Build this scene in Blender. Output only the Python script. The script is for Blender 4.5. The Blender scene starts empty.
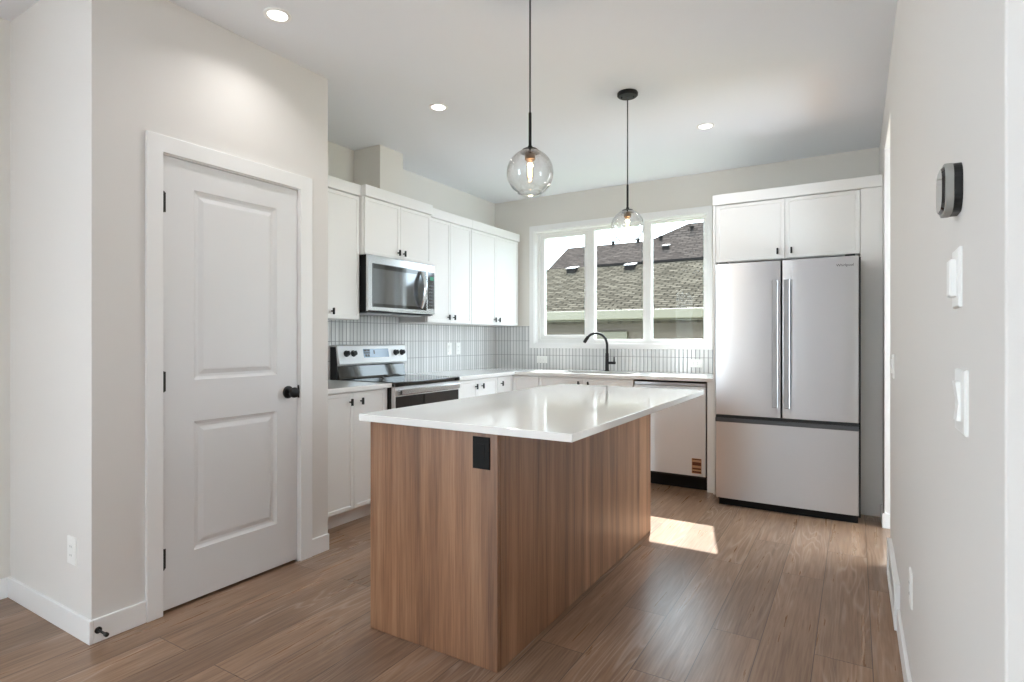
import bpy, bmesh, math, random
from mathutils import Vector, Matrix
C = bpy.context
SC = C.scene
COL = SC.collection
PI = math.pi
random.seed(4)

# ------------------------------------------------------------------ camera, sky, sun, daylight, exposure
cam_d = bpy.data.cameras.new('camera')
cam = bpy.data.objects.new('camera', cam_d)
COL.objects.link(cam)
cam.location = (0, 0, 1.2239)
cam.rotation_euler = (PI / 2, 0, 0.5436)
cam_d.sensor_fit = 'HORIZONTAL'
cam_d.sensor_width = 36.0
cam_d.lens = 568.42 / 1024 * 36.0
cam_d.shift_y = -1.74 / 1024
cam_d.clip_start = 0.02
SC.camera = cam

SC.view_settings.view_transform = 'Standard'
SC.view_settings.look = 'None'
SC.view_settings.gamma = 1.0
SC.view_settings.exposure = 0.80
SC.view_settings.use_curve_mapping = False

world = bpy.data.worlds.new('sky')
SC.world = world
world.use_nodes = True
bgn = world.node_tree.nodes['Background']
bgn.inputs['Color'].default_value = (0.77, 0.905, 1.0, 1)
bgn.inputs['Strength'].default_value = 8.4


def lamp(name, kind, loc, target=None, energy=10, color=(1, 1, 1), **kw):
    d = bpy.data.lights.new(name, kind)
    d.energy = energy
    d.color = color
    for k, v in kw.items():
        setattr(d, k, v)
    o = bpy.data.objects.new(name, d)
    COL.objects.link(o)
    o.location = loc
    if target is not None:
        o.rotation_euler = (Vector(target) - Vector(loc)).to_track_quat('-Z', 'Y').to_euler()
    return o


lamp('sun', 'SUN', (0, 12, 12), (0.26 * 5, 12 - 5, 12 - 1.12 * 5), 15.0, (1.0, 0.97, 0.92), angle=0.009)
# daylight is the sky itself, gathered at the kitchen window, hall door and two added openings
for nm, lc, tg_, sx, sy in (('kitchen_window_portal', (-2.05, 5.52, 1.78), (-2.05, 0, 1.78), 1.8, 1.2),
                            ('added_side_opening_portal', (3.36, -2.8, 1.32), (0, -2.8, 1.32), 2.3, 2.1),
                            ('added_left_opening_portal', (-3.61, -2.9, 1.4), (0, -2.9, 1.4), 2.5, 2.0),
                            ('hall_door_portal', (1.53, 4.3, 1.2), (0, 4.3, 1.2), 1.9, 2.3)):
    kw = lamp(nm, 'AREA', lc, tg_, 10, shape='RECTANGLE', size=sx, size_y=sy)
    kw.data.cycles.is_portal = True
cy = SC.cycles
cy.use_denoising = True
cy.max_bounces = 10
cy.diffuse_bounces = 8
cy.glossy_bounces = 5
cy.transparent_max_bounces = 16
cy.transmission_bounces = 8
cy.caustics_reflective = False
cy.caustics_refractive = False
cy.sample_clamp_indirect = 6.0

# ------------------------------------------------------------------ key sizes (metres)
XL, YB, ZC = -3.45, 5.34, 2.74          # left wall, back wall, ceiling
XR = 0.160                              # right wall
PX, PY0, PY1 = -2.632, 1.083, 2.28      # pantry box


# ------------------------------------------------------------------ materials
def srgb(r, g, b):
    def f(c):
        c /= 255
        return c / 12.92 if c <= 0.04045 else ((c + 0.055) / 1.055) ** 2.4
    return (f(r), f(g), f(b), 1)


def mat(name, col, rough=0.5, metal=0.0, spec=0.5, bump=0.0, bump_scale=200.0, aniso=0.0, coat=0.0, emis=None, emis_s=0.0):
    m = bpy.data.materials.new(name)
    m.use_nodes = True
    nt = m.node_tree
    b = nt.nodes['Principled BSDF']
    b.inputs['Base Color'].default_value = col
    b.inputs['Roughness'].default_value = rough
    b.inputs['Metallic'].default_value = metal
    b.inputs['Specular IOR Level'].default_value = spec
    b.inputs['Coat Weight'].default_value = coat
    b.inputs['Anisotropic'].default_value = aniso
    if emis:
        b.inputs['Emission Color'].default_value = emis
        b.inputs['Emission Strength'].default_value = emis_s
    if bump:
        tc = nt.nodes.new('ShaderNodeTexCoord')
        nz = nt.nodes.new('ShaderNodeTexNoise')
        nz.inputs['Scale'].default_value = bump_scale
        nz.inputs['Detail'].default_value = 3
        bp = nt.nodes.new('ShaderNodeBump')
        bp.inputs['Strength'].default_value = bump
        bp.inputs['Distance'].default_value = 0.002
        nt.links.new(tc.outputs['Object'], nz.inputs['Vector'])
        nt.links.new(nz.outputs['Fac'], bp.inputs['Height'])
        nt.links.new(bp.outputs['Normal'], b.inputs['Normal'])
    return m


class NT:
    """small node helper"""
    def __init__(s, m):
        s.nt = m.node_tree
        s.b = s.nt.nodes['Principled BSDF']

    def n(s, t, **kw):
        o = s.nt.nodes.new(t)
        for k, v in kw.items():
            if k in o.inputs:
                o.inputs[k].default_value = v
            else:
                setattr(o, k, v)
        return o

    def l(s, a, b):
        s.nt.links.new(a, b)

    def math(s, op, a, b=None):
        o = s.nt.nodes.new('ShaderNodeMath')
        o.operation = op
        for i, v in enumerate((a, b)):
            if v is None:
                continue
            if isinstance(v, (int, float)):
                o.inputs[i].default_value = v
            else:
                s.l(v, o.inputs[i])
        return o.outputs[0]

    def mapping(s, vec, scale=(1, 1, 1), loc=(0, 0, 0), rot=(0, 0, 0)):
        o = s.nt.nodes.new('ShaderNodeMapping')
        o.inputs['Scale'].default_value = scale
        o.inputs['Location'].default_value = loc
        o.inputs['Rotation'].default_value = rot
        s.l(vec, o.inputs['Vector'])
        return o.outputs[0]

    def ramp(s, fac, stops):
        o = s.nt.nodes.new('ShaderNodeValToRGB')
        e = o.color_ramp.elements
        while len(e) < len(stops):
            e.new(0.5)
        for i, (p, c) in enumerate(stops):
            e[i].position = p
            e[i].color = c
        s.l(fac, o.inputs[0])
        return o.outputs[0]

    def mix(s, fac, a, b, mode='MIX'):
        o = s.nt.nodes.new('ShaderNodeMix')
        o.data_type = 'RGBA'
        o.blend_type = mode
        for inp, v in ((o.inputs[0], fac), (o.inputs[6], a), (o.inputs[7], b)):
            if isinstance(v, (int, float)):
                inp.default_value = v
            elif isinstance(v, tuple):
                inp.default_value = v
            else:
                s.l(v, inp)
        return o.outputs[2]


M = {}
M['wall'] = mat('wall_paint', srgb(224, 221, 218), 0.75, spec=0.3, bump=0.08, bump_scale=260)
M['warm_lit_wall'] = mat('wall_paint_warm_lit', srgb(225, 222, 216), 0.75, spec=0.3, bump=0.08, bump_scale=260)  # same wall paint with warmer kitchen light put into the colour
M['ceiling'] = mat('ceiling_paint', srgb(233, 236, 241), 0.9, spec=0.2, bump=0.25, bump_scale=120)
M['trim'] = mat('trim_paint', srgb(238, 238, 238), 0.4)
M['door'] = mat('door_paint', srgb(226, 226, 227), 0.42)
M['cab'] = mat('cabinet_white', srgb(243, 243, 242), 0.38)
M['quartz'] = mat('white_quartz', srgb(240, 239, 237), 0.07, spec=0.6)
M['steel'] = mat('stainless_steel', srgb(190, 191, 193), 0.3, metal=1.0, aniso=0.6)
M['steel_bright'] = mat('polished_steel', srgb(205, 206, 208), 0.22, metal=1.0)
M['steel_dark'] = mat('dark_steel', srgb(95, 97, 100), 0.3, metal=1.0)
M['black'] = mat('black_plastic', srgb(14, 14, 15), 0.4)
M['black_flat'] = mat('flat_black_plastic', srgb(9, 9, 10), 0.6, spec=0.25)
M['black_metal'] = mat('matte_black_metal', srgb(13, 13, 14), 0.45, spec=0.4)
M['black_glass'] = mat('black_ceramic_glass', srgb(10, 11, 13), 0.05, spec=0.9)
M['grey_glass'] = mat('grey_tinted_glass', srgb(120, 122, 125), 0.06, spec=1.0, metal=0.7)
M['display'] = mat('display_screen', srgb(120, 140, 165), 0.12, spec=0.8)
M['plastic'] = mat('white_plastic', srgb(240, 240, 238), 0.32)
M['dark_slot'] = mat('dark_slot', srgb(40, 40, 40), 0.6)
M['grey_fabric'] = mat('grey_shell', srgb(150, 149, 144), 0.6)
M['bronze'] = mat('aged_brass', srgb(95, 74, 52), 0.35, metal=0.8)
M['bulb_glow'] = mat('glowing_filament', srgb(255, 220, 170), 0.4, emis=(1.0, 0.62, 0.30, 1), emis_s=14.0)
M['can_glow'] = mat('lit_lens', srgb(255, 252, 245), 0.4, emis=(1.0, 0.97, 0.92, 1), emis_s=4.0)
M['green_led'] = mat('green_digits', srgb(40, 120, 90), 0.4, emis=(0.12, 0.6, 0.45, 1), emis_s=0.12)
M['sticker'] = mat('sticker_paper', srgb(196, 150, 112), 0.6)
M['sticker_dark'] = mat('sticker_print', srgb(104, 54, 28), 0.6)
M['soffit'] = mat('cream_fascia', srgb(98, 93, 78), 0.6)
M['pipe'] = mat('roof_pipe_grey', srgb(34, 32, 31), 0.9, spec=0.0)
M['vent_cap'] = mat('roof_vent_cap', srgb(130, 128, 126), 0.5)
M['lawn'] = mat('dry_lawn', srgb(110, 120, 80), 0.9, bump=0.4, bump_scale=30)


def make_thin_glass(name, tint=(1, 1, 1, 1), ior=1.45, rough=0.0, boost=1.0, power=3.0):
    m = bpy.data.materials.new(name)
    m.use_nodes = True
    nt = m.node_tree
    nt.nodes.remove(nt.nodes['Principled BSDF'])
    out = nt.nodes['Material Output']
    tr = nt.nodes.new('ShaderNodeBsdfTransparent')
    tr.inputs['Color'].default_value = tint
    gl = nt.nodes.new('ShaderNodeBsdfGlossy')
    gl.inputs['Roughness'].default_value = rough
    fr = nt.nodes.new('ShaderNodeLayerWeight')      # same from both faces of the sheet
    fr.inputs['Blend'].default_value = 0.5
    pw = nt.nodes.new('ShaderNodeMath')
    pw.operation = 'POWER'
    pw.inputs[1].default_value = power
    nt.links.new(fr.outputs['Facing'], pw.inputs[0])
    mu = nt.nodes.new('ShaderNodeMath')
    mu.operation = 'MULTIPLY_ADD'
    mu.inputs[1].default_value = 0.75 * boost
    mu.inputs[2].default_value = ((ior - 1) / (ior + 1)) ** 2 * boost
    mu.use_clamp = True
    mx = nt.nodes.new('ShaderNodeMixShader')
    nt.links.new(pw.outputs[0], mu.inputs[0])
    nt.links.new(mu.outputs[0], mx.inputs[0])
    nt.links.new(tr.outputs[0], mx.inputs[1])
    nt.links.new(gl.outputs[0], mx.inputs[2])
    nt.links.new(mx.outputs[0], out.inputs[0])
    return m


M['pane'] = make_thin_glass('window_glass', (0.71, 0.72, 0.72, 1), 1.3, 0.0, 0.25)
M['globe'] = make_thin_glass('clear_globe_glass', (0.985, 0.985, 0.985, 1), 1.5, 0.0, 1.35, 2.4)
M['micro_glass'] = make_thin_glass('clear_bulb_glass', (0.98, 0.95, 0.9, 1), 1.4, 0.0, 0.8)


def make_floor():
    m = mat('plank_floor', srgb(140, 112, 94), 0.36)
    t = NT(m)
    geo = t.n('ShaderNodeNewGeometry')
    sep = t.n('ShaderNodeSeparateXYZ')
    t.l(geo.outputs['Position'], sep.inputs[0])
    # planks run along Y: brick rows stacked in X
    cmb = t.n('ShaderNodeCombineXYZ')
    t.l(sep.outputs[1], cmb.inputs[0])
    t.l(t.math('ADD', sep.outputs[0], 0.715 + 0.1925 * 40), cmb.inputs[1])
    br = t.n('ShaderNodeTexBrick')
    br.offset = 0.37
    br.offset_frequency = 2
    for k, v in (('Scale', 1.0), ('Mortar Size', 0.0016), ('Mortar Smooth', 0.2), ('Bias', 0.0),
                 ('Brick Width', 1.25), ('Row Height', 0.1925)):
        br.inputs[k].default_value = v
    br.inputs['Color1'].default_value = (0, 0, 0, 1)
    br.inputs['Color2'].default_value = (1, 1, 1, 1)
    br.inputs['Mortar'].default_value = (0.5, 0.5, 0.5, 1)
    t.l(cmb.outputs[0], br.inputs['Vector'])
    sepc = t.n('ShaderNodeSeparateColor')
    t.l(br.outputs['Color'], sepc.inputs[0])
    pid = sepc.outputs[0]
    # grain coordinates, shifted from plank to plank
    sh = t.n('ShaderNodeCombineXYZ')
    t.l(t.math('MULTIPLY', pid, 7.0), sh.inputs[0])
    t.l(t.math('MULTIPLY', pid, 23.0), sh.inputs[1])
    add = t.n('ShaderNodeVectorMath')
    t.l(geo.outputs['Position'], add.inputs[0])
    t.l(sh.outputs[0], add.inputs[1])
    v1 = t.mapping(add.outputs[0], (26, 1.3, 1))
    n1 = t.n('ShaderNodeTexNoise', Scale=1.0, Detail=6.0, Roughness=0.6, Distortion=0.25)
    t.l(v1, n1.inputs['Vector'])
    v2 = t.mapping(add.outputs[0], (120, 5, 1))
    n2 = t.n('ShaderNodeTexNoise', Scale=1.0, Detail=3.0)
    t.l(v2, n2.inputs['Vector'])
    v3 = t.mapping(add.outputs[0], (3.2, 1.1, 1))
    n3 = t.n('ShaderNodeTexNoise', Scale=1.0, Detail=3.0)
    t.l(v3, n3.inputs['Vector'])
    # cathedral grain lines: contours of a stretched noise
    v4 = t.mapping(add.outputs[0], (7.5, 0.55, 1))
    n4 = t.n('ShaderNodeTexNoise', Scale=1.0, Detail=1.5, Distortion=0.3)
    t.l(v4, n4.inputs['Vector'])
    ring = t.math('FRACT', t.math('MULTIPLY', n4.outputs['Fac'], 20.0))
    ringd = t.math('ABSOLUTE', t.math('SUBTRACT', ring, 0.5))
    line = t.ramp(ringd, [(0.0, (1, 1, 1, 1)), (0.22, (0, 0, 0, 1))])
    base = t.ramp(n1.outputs['Fac'], [(0.24, srgb(104, 77, 58)), (0.5, srgb(141, 108, 82)), (0.76, srgb(168, 136, 110))])
    base = t.mix(0.36, base, t.ramp(n2.outputs['Fac'], [(0.3, srgb(98, 76, 62)), (0.7, srgb(170, 146, 128))]))
    tone = t.ramp(pid, [(0.0, (0.80, 0.80, 0.81, 1)), (0.5, (1.0, 0.99, 0.98, 1)), (1.0, (1.15, 1.13, 1.11, 1))])
    base = t.mix(1.0, base, tone, 'MULTIPLY')
    blot = t.ramp(n3.outputs['Fac'], [(0.3, (0.87, 0.86, 0.85, 1)), (0.7, (1.1, 1.1, 1.1, 1))])
    base = t.mix(1.0, base, blot, 'MULTIPLY')
    lm = t.math('MULTIPLY', t.math('MULTIPLY', line, 0.5), t.ramp(n3.outputs['Fac'], [(0.45, (0, 0, 0, 1)), (0.63, (1, 1, 1, 1))]))
    base = t.mix(lm, base, srgb(188, 168, 153))
    base = t.mix(br.outputs['Fac'], base, srgb(84, 66, 55))
    t.l(base, t.b.inputs['Base Color'])
    rg = t.ramp(n1.outputs['Fac'], [(0.3, (0.34, 0.34, 0.34, 1)), (0.7, (0.26, 0.26, 0.26, 1))])
    t.l(rg, t.b.inputs['Roughness'])
    hgt = t.math('SUBTRACT', t.math('ADD', t.math('MULTIPLY', n2.outputs['Fac'], 0.35), t.math('MULTIPLY', line, 0.35)),
                 t.math('MULTIPLY', br.outputs['Fac'], 1.4))
    bp = t.n('ShaderNodeBump', Strength=0.12, Distance=0.0016)
    t.l(hgt, bp.inputs['Height'])
    t.l(bp.outputs['Normal'], t.b.inputs['Normal'])
    return m


def make_wood(name, c0, c1, c2, seed=0.0, scale=1.0):
    """vertical grain laminate (grain along Z)"""
    m = mat(name, c1, 0.36, spec=0.7)
    t = NT(m)
    geo = t.n('ShaderNodeNewGeometry')
    v0 = t.mapping(geo.outputs['Position'], (1, 1, 1), (seed, seed * 2, 0))
    v1 = t.mapping(v0, (17 * scale, 17 * scale, 0.55))
    n1 = t.n('ShaderNodeTexNoise', Scale=1.0, Detail=7.0, Roughness=0.62, Distortion=0.35)
    t.l(v1, n1.inputs['Vector'])
    v2 = t.mapping(v0, (150, 150, 5))
    n2 = t.n('ShaderNodeTexNoise', Scale=1.0, Detail=3.0)
    t.l(v2, n2.inputs['Vector'])
    v3 = t.mapping(v0, (5, 5, 0.25))
    n3 = t.n('ShaderNodeTexNoise', Scale=1.0, Detail=2.0)
    t.l(v3, n3.inputs['Vector'])
    base = t.ramp(n1.outputs['Fac'], [(0.33, c0), (0.5, c1), (0.68, c2)])
    base = t.mix(0.28, base, t.ramp(n2.outputs['Fac'], [(0.3, c0), (0.7, c2)]))
    base = t.mix(1.0, base, t.ramp(n3.outputs['Fac'], [(0.3, (0.86, 0.85, 0.84, 1)), (0.7, (1.12, 1.12, 1.12, 1))]), 'MULTIPLY')
    t.l(base, t.b.inputs['Base Color'])
    bp = t.n('ShaderNodeBump', Strength=0.12, Distance=0.001)
    t.l(n2.outputs['Fac'], bp.inputs['Height'])
    t.l(bp.outputs['Normal'], t.b.inputs['Normal'])
    return m


def make_tile():
    """narrow upright glazed tiles, 38 mm wide and 152 mm tall, stacked in line"""
    m = mat('glazed_finger_tile', srgb(214, 215, 213), 0.09, spec=0.6)
    t = NT(m)
    geo = t.n('ShaderNodeNewGeometry')
    sep = t.n('ShaderNodeSeparateXYZ')
    t.l(geo.outputs['Position'], sep.inputs[0])
    run = t.math('ADD', sep.outputs[0], t.math('ADD', sep.outputs[1], 20.0))
    cu = t.math('DIVIDE', run, 0.0375)
    cv = t.math('DIVIDE', t.math('ADD', sep.outputs[2], 1.52 - 0.903), 0.152)
    fu = t.math('ABSOLUTE', t.math('SUBTRACT', t.math('FRACT', cu), 0.5))
    fv = t.math('ABSOLUTE', t.math('SUBTRACT', t.math('FRACT', cv), 0.5))
    gu = t.ramp(fu, [(0.40, (0, 0, 0, 1)), (0.44, (1, 1, 1, 1))])
    gv = t.ramp(fv, [(0.483, (0, 0, 0, 1)), (0.493, (1, 1, 1, 1))])
    g = t.math('MAXIMUM', gu, gv)
    cid = t.n('ShaderNodeCombineXYZ')
    t.l(t.math('FLOOR', cu), cid.inputs[0])
    wn = t.n('ShaderNodeTexWhiteNoise')
    t.l(cid.outputs[0], wn.inputs['Vector'])
    tone = t.ramp(wn.outputs['Value'], [(0.0, srgb(208, 209, 209)), (1.0, srgb(232, 232, 232))])
    col = t.mix(g, tone, srgb(128, 129, 132))
    t.l(col, t.b.inputs['Base Color'])
    t.l(t.math('ADD', t.math('MULTIPLY', g, 0.6), 0.08), t.b.inputs['Roughness'])
    # pillowed faces plus a slight lean of each tile
    pil = t.ramp(fu, [(0.2, (1, 1, 1, 1)), (0.46, (0, 0, 0, 1))])
    lean = t.math('MULTIPLY', t.math('MULTIPLY', t.math('SUBTRACT', t.math('FRACT', cu), 0.5),
                                     t.math('SUBTRACT', wn.outputs['Value'], 0.5)), 1.1)
    bp = t.n('ShaderNodeBump', Strength=0.5, Distance=0.002)
    t.l(t.math('ADD', pil, lean), bp.inputs['Height'])
    t.l(bp.outputs['Normal'], t.b.inputs['Normal'])
    return m


def make_brushed(name, col, rough, vertical=True):
    m = mat(name, col, rough, metal=1.0, aniso=0.85)
    m.node_tree.nodes['Principled BSDF'].inputs['Anisotropic Rotation'].default_value = 0.25     # brushed across: highlights stretch upright
    t = NT(m)
    geo = t.n('ShaderNodeNewGeometry')
    v = t.mapping(geo.outputs['Position'], (260, 260, 2) if vertical else (3, 3, 300))
    n = t.n('ShaderNodeTexNoise', Scale=1.0, Detail=2.0)
    t.l(v, n.inputs['Vector'])
    t.l(t.ramp(n.outputs['Fac'], [(0.3, (rough - 0.015,) * 3 + (1,)), (0.7, (rough + 0.02,) * 3 + (1,))]), t.b.inputs['Roughness'])
    # faint bow of the sheet metal
    v2 = t.mapping(geo.outputs['Position'], (2.2, 2.2, 0.7))
    n2 = t.n('ShaderNodeTexNoise', Scale=1.0, Detail=1.0)
    t.l(v2, n2.inputs['Vector'])
    bp = t.n('ShaderNodeBump', Strength=0.06, Distance=0.02)
    t.l(n2.outputs['Fac'], bp.inputs['Height'])
    t.l(bp.outputs['Normal'], t.b.inputs['Normal'])
    return m


def make_shingle(name, ca, cb, cc):
    m = mat(name, ca, 0.95, spec=0.0)
    t = NT(m)
    geo = t.n('ShaderNodeNewGeometry')
    sep = t.n('ShaderNodeSeparateXYZ')
    t.l(geo.outputs['Position'], sep.inputs[0])
    cmb = t.n('ShaderNodeCombineXYZ')
    t.l(sep.outputs[0], cmb.inputs[0])
    t.l(sep.outputs[1], cmb.inputs[1])
    br = t.n('ShaderNodeTexBrick')
    br.offset = 0.43
    for k, v in (('Scale', 1.0), ('Mortar Size', 0.014), ('Mortar Smooth', 0.3), ('Bias', 0.0), ('Brick Width', 0.21), ('Row Height', 0.095)):
        br.inputs[k].default_value = v
    br.inputs['Color1'].default_value = ca
    br.inputs['Color2'].default_value = cb
    br.inputs['Mortar'].default_value = cc
    t.l(cmb.outputs[0], br.inputs['Vector'])
    nz = t.n('ShaderNodeTexNoise', Scale=1.0, Detail=5.0)
    t.l(t.mapping(cmb.outputs[0], (5, 16, 1)), nz.inputs['Vector'])
    col = t.mix(0.45, br.outputs['Color'], t.ramp(nz.outputs['Fac'], [(0.3, (0.55, 0.55, 0.55, 1)), (0.7, (1.4, 1.4, 1.4, 1))]), 'MULTIPLY')
    t.l(col, t.b.inputs['Base Color'])
    bp = t.n('ShaderNodeBump', Strength=0.6, Distance=0.02)
    t.l(nz.outputs['Fac'], bp.inputs['Height'])
    t.l(bp.outputs['Normal'], t.b.inputs['Normal'])
    return m


def make_siding():
    m = mat('lap_siding', srgb(150, 134, 118), 0.7)
    t = NT(m)
    geo = t.n('ShaderNodeNewGeometry')
    sep = t.n('ShaderNodeSeparateXYZ')
    t.l(geo.outputs['Position'], sep.inputs[0])
    fz = t.math('FRACT', t.math('DIVIDE', t.math('ADD', sep.outputs[2], 10.0), 0.16))
    t.l(t.ramp(fz, [(0.0, srgb(46, 40, 35)), (0.08, srgb(82, 72, 62)), (1.0, srgb(88, 78, 67))]), t.b.inputs['Base Color'])
    return m


M['floor'] = make_floor()
M['wood_front'] = make_wood('walnut_laminate', srgb(90, 58, 38), srgb(138, 96, 67), srgb(172, 131, 100), 0.0)
M['tile'] = make_tile()
M['brushed'] = make_brushed('brushed_steel', srgb(205, 205, 207), 0.36)
M['handle_steel'] = make_brushed('handle_steel', srgb(176, 177, 179), 0.42)
M['brushed_pale'] = make_brushed('brushed_steel_pale', srgb(228, 228, 229), 0.42)
M['brushed_pale'].node_tree.nodes['Principled BSDF'].inputs['Metallic'].default_value = 0.35
M['shingle'] = make_shingle('weathered_shingles', srgb(84, 78, 69), srgb(61, 56, 49), srgb(30, 28, 25))
M['shingle_dark'] = make_shingle('brown_shingles', srgb(70, 63, 59), srgb(56, 50, 47), srgb(42, 38, 36))
M['siding'] = make_siding()


# ------------------------------------------------------------------ mesh helpers
def bx(bm, x0, x1, y0, y1, z0, z1):
    x0, x1 = min(x0, x1), max(x0, x1)
    y0, y1 = min(y0, y1), max(y0, y1)
    z0, z1 = min(z0, z1), max(z0, z1)
    v = [bm.verts.new(p) for p in ((x0, y0, z0), (x1, y0, z0), (x1, y1, z0), (x0, y1, z0),
                                   (x0, y0, z1), (x1, y0, z1), (x1, y1, z1), (x0, y1, z1))]
    for f in ((0, 3, 2, 1), (4, 5, 6, 7), (0, 1, 5, 4), (1, 2, 6, 5), (2, 3, 7, 6), (3, 0, 4, 7)):
        bm.faces.new([v[i] for i in f])
    return v


def box(*a):
    bm = bmesh.new()
    bx(bm, *a)
    return bm


def rings(bm, rs, cap0=True, cap1=True, closed=True):
    """skin a list of rings (each a list of points)"""
    R = [[bm.verts.new(p) for p in r] for r in rs]
    n = len(R[0])
    for a, b in zip(R, R[1:]):
        for i in range(n if closed else n - 1):
            j = (i + 1) % n
            bm.faces.new((a[i], a[j], b[j], b[i]))
    if cap0:
        bm.faces.new(list(reversed(R[0])))
    if cap1:
        bm.faces.new(R[-1])
    return R


def lathe(bm, prof, origin=(0, 0, 0), axis='Z', n=24, cap0=True, cap1=True):
    """prof: list of (radius, distance along axis)"""
    ox, oy, oz = origin
    rs = []
    for r, h in prof:
        ring = []
        for i in range(n):
            a = 2 * PI * i / n
            p, q = r * math.cos(a), r * math.sin(a)
            if axis == 'Z':
                ring.append((ox + p, oy + q, oz + h))
            elif axis == 'X':
                ring.append((ox + h, oy + p, oz + q))
            else:
                ring.append((ox + p, oy + h, oz + q))
        rs.append(ring)
    rings(bm, rs, cap0, cap1)


def tube(bm, pts, rad, n=14):
    pts = [Vector(p) for p in pts]
    rads = rad if isinstance(rad, (list, tuple)) else [rad] * len(pts)
    t0 = (pts[1] - pts[0]).normalized()
    nrm = t0.orthogonal().normalized()
    rs = []
    for i, p in enumerate(pts):
        if i == 0:
            t = t0
        elif i == len(pts) - 1:
            t = (pts[i] - pts[i - 1]).normalized()
        else:
            t = ((pts[i + 1] - pts[i]).normalized() + (pts[i] - pts[i - 1]).normalized()).normalized()
        nrm = (nrm - t * nrm.dot(t)).normalized()
        bi = t.cross(nrm)
        rs.append([p + (nrm * math.cos(2 * PI * k / n) + bi * math.sin(2 * PI * k / n)) * rads[i] for k in range(n)])
    rings(bm, rs)


def grid_solid(bm, A, B, filled, c0, c1, mp):
    """slab on a grid with cells left out; mp(a, b, c) -> xyz"""
    V = {}

    def v(i, j, k):
        key = (i, j, k)
        if key not in V:
            V[key] = bm.verts.new(mp(A[i], B[j], (c0, c1)[k]))
        return V[key]
    na, nb = len(A) - 1, len(B) - 1
    F = lambda i, j: 0 <= i < na and 0 <= j < nb and filled(i, j)
    for i in range(na):
        for j in range(nb):
            if not F(i, j):
                continue
            for k in (0, 1):
                bm.faces.new((v(i, j, k), v(i + 1, j, k), v(i + 1, j + 1, k), v(i, j + 1, k)))
            if not F(i - 1, j):
                bm.faces.new((v(i, j, 0), v(i, j + 1, 0), v(i, j + 1, 1), v(i, j, 1)))
            if not F(i + 1, j):
                bm.faces.new((v(i + 1, j, 0), v(i + 1, j + 1, 0), v(i + 1, j + 1, 1), v(i + 1, j, 1)))
            if not F(i, j - 1):
                bm.faces.new((v(i, j, 0), v(i + 1, j, 0), v(i + 1, j, 1), v(i, j, 1)))
            if not F(i, j + 1):
                bm.faces.new((v(i, j + 1, 0), v(i + 1, j + 1, 0), v(i + 1, j + 1, 1), v(i, j + 1, 1)))


def mapL(front):      # units along the left wall, facing +X: (s, z, n) -> (front + n, s, z)
    return lambda s, z, n: (front + n, s, z)


def mapB(front):      # units along the back wall, facing -Y
    return lambda s, z, n: (s, front - n, z)


def mapR(front):      # plates on the right wall, facing -X
    return lambda s, z, n: (front - n, s, z)


def prism(bm, mp, prof, n0, n1, chamfer=0.0):
    """polygon prof [(s, z)] extruded from n0 to n1"""
    rs = [[mp(s, z, n0) for s, z in prof]]
    if chamfer:
        cs = sum(p[0] for p in prof) / len(prof)
        cz = sum(p[1] for p in prof) / len(prof)
        hs = max(abs(p[0] - cs) for p in prof)
        hz = max(abs(p[1] - cz) for p in prof)
        rs.append([mp(s, z, n1 - chamfer) for s, z in prof])
        rs.append([mp(cs + (s - cs) * (1 - chamfer / hs), cz + (z - cz) * (1 - chamfer / hz), n1) for s, z in prof])
    else:
        rs.append([mp(s, z, n1) for s, z in prof])
    rings(bm, rs)


def rect(s0, s1, z0, z1):
    return [(s0, z0), (s1, z0), (s1, z1), (s0, z1)]


def rrect(s0, s1, z0, z1, r, k=6):
    out = []
    for cx, cz, a0 in ((s1 - r, z0 + r, -PI / 2), (s1 - r, z1 - r, 0), (s0 + r, z1 - r, PI / 2), (s0 + r, z0 + r, PI)):
        for i in range(k + 1):
            a = a0 + PI / 2 * i / k
            out.append((cx + r * math.cos(a), cz + r * math.sin(a)))
    return out


def slim_door(mp, s0, s1, z0, z1, t=0.019, w=0.024, rec=0.005):
    bm = bmesh.new()
    def rr(d, n):
        return [mp(s, z, n) for s, z in rect(s0 + d, s1 - d, z0 + d, z1 - d)]
    rings(bm, [rr(0, -t), rr(0, -0.0015), rr(0.0015, 0), rr(w, 0), rr(w + 0.003, -rec)])
    return bm


def finish(o, bevel, seg=2, smooth=False, ang=35):
    if bevel:
        md = o.modifiers.new('bevel', 'BEVEL')
        md.width = bevel
        md.segments = seg
        md.limit_method = 'ANGLE'
        md.angle_limit = math.radians(30)
        md.harden_normals = False
    if smooth:
        for p in o.data.polygons:
            p.use_smooth = True
        try:
            o.data.set_sharp_from_angle(angle=math.radians(ang))
        except Exception:
            pass


def obj(name, bm, material, parent=None, bevel=0.0, smooth=False, label=None, ang=35):
    bmesh.ops.recalc_face_normals(bm, faces=bm.faces[:])
    root = parent
    base = Vector((0, 0, 0))
    while root is not None:
        base += root.location
        root = root.parent
    if parent is None:          # own origin at the foot of the mesh
        xs = [v.co for v in bm.verts]
        lo = Vector((min(c.x for c in xs), min(c.y for c in xs), min(c.z for c in xs)))
        hi = Vector((max(c.x for c in xs), max(c.y for c in xs), max(c.z for c in xs)))
        base = Vector(((lo.x + hi.x) / 2, (lo.y + hi.y) / 2, lo.z))
    bmesh.ops.translate(bm, verts=bm.verts[:], vec=-base)
    me = bpy.data.meshes.new(name)
    bm.to_mesh(me)
    bm.free()
    me.materials.append(M[material] if isinstance(material, str) else material)
    o = bpy.data.objects.new(name, me)
    COL.objects.link(o)
    if parent is not None:
        o.parent = parent
    else:
        o.location = base
    finish(o, bevel, smooth=smooth, ang=ang)
    if label:
        o['label'] = label
    return o


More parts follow.
